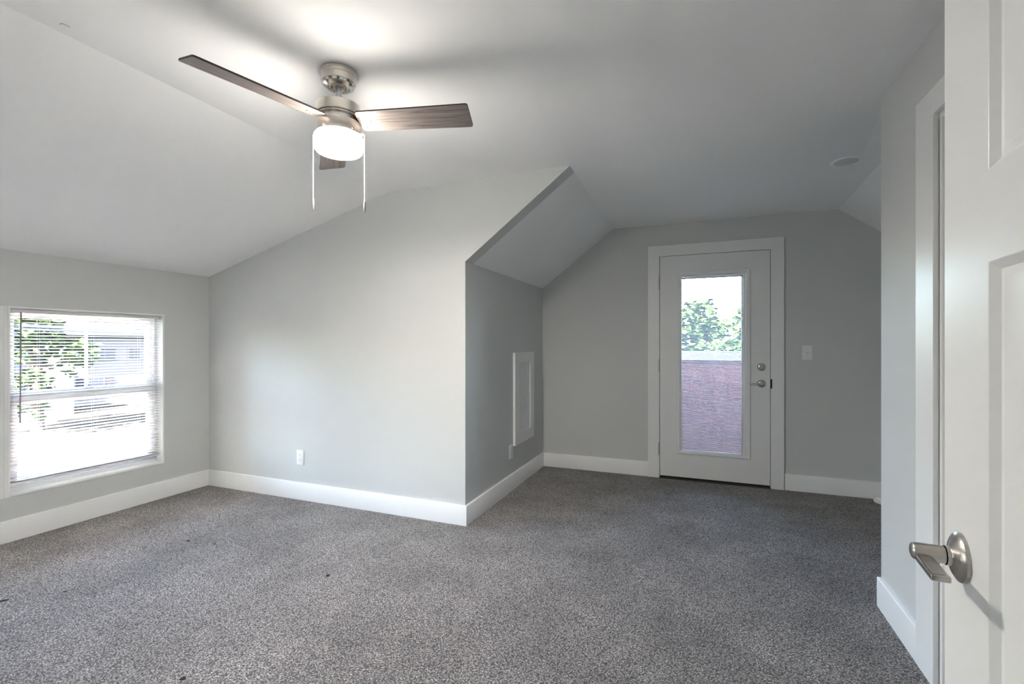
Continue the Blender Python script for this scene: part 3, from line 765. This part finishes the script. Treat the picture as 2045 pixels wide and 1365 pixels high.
def tree(name, loc, h, r, label, mat, seed, n=2600, trunk=True, leaf=.22, cat='tree', group=None, zlo=.42):
    rnd = random.Random(seed); e = empty(name, loc); tag(e, label, cat, group)
    bm = bmesh.new()
    cl = [(Vector((rnd.gauss(0, .45)*r, rnd.gauss(0, .45)*r, h*(zlo+(.92-zlo)*rnd.random()))), r*rnd.uniform(.28, .5)) for _ in range(22)]
    for i in range(n):
        c, cr_ = rnd.choice(cl)
        d = Vector((rnd.gauss(0, 1), rnd.gauss(0, 1), rnd.gauss(0, 1))).normalized()*cr_*rnd.uniform(.6, 1.05)
        p = c+d; q = Vector((rnd.gauss(0, 1), rnd.gauss(0, 1), rnd.gauss(0, 1))).normalized().to_track_quat('Z', 'Y')
        s = leaf*rnd.uniform(.6, 1.3)
        bm.faces.new([bm.verts.new(p+q@Vector(v)) for v in ((-s, 0, 0), (0, -s*.55, 0), (s, 0, 0), (0, s*.55, 0))])
    link('foliage', bm, M[mat], e)
    if trunk:
        bm = bmesh.new(); tube(bm, (0, 0, -.05), (0, 0, h*.55), .035*h, 9, .018*h)
        for k in range(5):
            c, _ = cl[k]; tube(bm, (0, 0, h*.4), c, .012*h, 6, .005*h)
        link('trunk', bm, M['bark'], e)
    return e
tree('street_tree', (-32, 13.7, GZ), 8.2, 2.5, 'bright green tree at the left of the window view', 'leaf', 3, leaf=.2, zlo=.2)
tree('street_tree', (-66, 19, GZ), 17, 4.5, 'tall tree rising behind the pale houses, left one', 'leaf', 5)
tree('street_tree', (-68, 34, GZ), 18, 5, 'tall tree rising behind the pale houses, right one', 'leaf', 6)
tree('street_tree', (-66, 56, GZ), 16, 5, 'tall tree farthest right behind the pale houses', 'leaf2', 8)
tree('garden_shrub', (-15.0, 9.9, GZ), 1.1, .9, 'low grey-green shrub on the ground outside the window', 'leaf2', 9, n=500, trunk=False, leaf=.1, cat='shrub')
tree('garden_tree', (-.9, 30, GZ), 6.9, 2.4, 'green tree behind the balcony, left in the door glass', 'leaf', 11)
tree('garden_tree', (4.6, 34, GZ), 6.3, 2.0, 'green tree behind the balcony, right in the door glass', 'leaf2', 12)
tree('garden_tree', (1.4, 40, GZ), 4.8, 3.4, 'low distant green tree between the two behind the balcony', 'leaf', 13)

def house(loc, W, D, Hh, rh, wins, label, gable=False):
    """facade faces +x; local y along the facade"""
    e = empty('house', loc); tag(e, label, 'house', 'pale houses across the road')
    bm = bmesh.new(); prism(bm, [(-W/2, 0), (W/2, 0), (W/2, Hh), (-W/2, Hh)], 'x', -D, 0)
    if gable: prism(bm, [(-W/2, Hh), (W/2, Hh), (0, Hh+rh)], 'x', -D, 0)
    else: prism(bm, [(-D, Hh), (0, Hh), (-D/2, Hh+rh)], 'y', -W/2, W/2)
    link('walls', bm, M['siding'], e)
    bm = bmesh.new()
    if gable:
        for s in (-1, 1):
            L_ = math.hypot(W/2, rh)
            slab(bm, [(-D-.3, s*(W/2+.4), Hh-.4*rh/(W/2)), (.3, s*(W/2+.4), Hh-.4*rh/(W/2)), (.3, 0, Hh+rh), (-D-.3, 0, Hh+rh)], (0, s*rh, W/2), .15)
    else:
        for s in (0, 1):
            xe = .4 if s == 0 else -D-.4
            slab(bm, [(xe, -W/2-.3, Hh-.4*rh/(D/2)), (xe, W/2+.3, Hh-.4*rh/(D/2)), (-D/2, W/2+.3, Hh+rh), (-D/2, -W/2-.3, Hh+rh)], (rh if s == 0 else -rh, 0, D/2), .15)
    link('roof', bm, M['roof'], e)
    for (wy, wz, ww, wh, sh) in wins:
        bm = bmesh.new(); box(bm, .0, .07, wy-ww/2-.08, wy+ww/2+.08, wz-.08, wz+wh+.08)
        f = link('window', bm, M['siding'], e)
        bm = bmesh.new(); nx = 3 if ww > .9 else 2
        for i in range(nx):
            for j in range(2):
                a = wy-ww/2+i*ww/nx+.03; b = wy-ww/2+(i+1)*ww/nx-.03; c = wz+j*wh/2+.03; d = wz+(j+1)*wh/2-.03
                box(bm, .065, .085, a, b, c, d)
        link('panes', bm, M['pane'], f)
        if sh:
            for s in (-1, 1):
                bm = bmesh.new(); box(bm, .0, .06, wy+s*(ww/2+.12+.3)-.25, wy+s*(ww/2+.12+.3)+.25, wz-.05, wz+wh+.05); link('shutter', bm, M['shutter'], e)
    return e
house((-42, 24.5, GZ), 11.5, 9, 5.3, 2.6, [(-3.0, 3.4, 2.2, .85, False), (-.6, 3.3, .8, .95, False), (2.0, 3.4, 2.0, .85, False), (-3.2, .9, 1.0, 1.15, True), (1.5, .9, 1.0, 1.15, False)], 'wide pale house with shuttered window in the middle of the window view')
house((-38, 15.6, GZ), 5.0, 8, 4.4, 2.2, [(-.6, 2.9, 1.5, 1.0, False), (.4, .8, 1.1, 1.2, False)], 'narrow pale gabled house left of the wide one in the window view', True)
house((-40, 41.0, GZ), 10, 9, 5.0, 2.6, [(-2.5, 3.3, 1.6, .9, False), (2.0, .9, 1.1, 1.1, True)], 'pale house farthest right across the road', False)
cb = bmesh.new()
P0, P1 = Vector((-12.5, -2.08, 1.75)), Vector((-11.2, 22.08, 1.45))
for dz, rr in ((0, .022), (.05, .014), (.09, .008)):
    prev = None
    for i in range(25):
        t_ = i/24; p = P0.lerp(P1, t_); p.z += dz-1.1*t_*(1-t_)*4*.14
        if prev is not None: tube(cb, prev, p, rr, 6)
        prev = p.copy()
tag(link('utility_cable', cb, M['cable'], smooth=60), 'dark bundled cables strung across outside the window', 'cable')
pl = empty('utility_pole', (-12.5, -2.25, GZ)); tag(pl, 'wooden pole carrying the bundled cables outside', 'pole')
bm = bmesh.new(); tube(bm, (0, 0, -.1), (0, 0, 6.2), .14, 12, .11); link('shaft', bm, M['bark'], pl, smooth=50)
pl = empty('utility_pole', (-11.2, 22.25, GZ)); tag(pl, 'wooden pole at the far end of the cables outside', 'pole')
bm = bmesh.new(); tube(bm, (0, 0, -.1), (0, 0, 6.2), .14, 12, .11); link('shaft', bm, M['bark'], pl, smooth=50)

# window and door portals help sample the daylight
portal('window_portal', (XL-.17, 1.047, .88), (0, -PI/2, 0), 1.21, .93)
portal('window_portal', (XL-.17, 2.063, .88), (0, -PI/2, 0), 1.21, .93)
portal('door_portal', (.10, YF+.16, 1.06), (-PI/2, 0, 0), .52, 1.62)
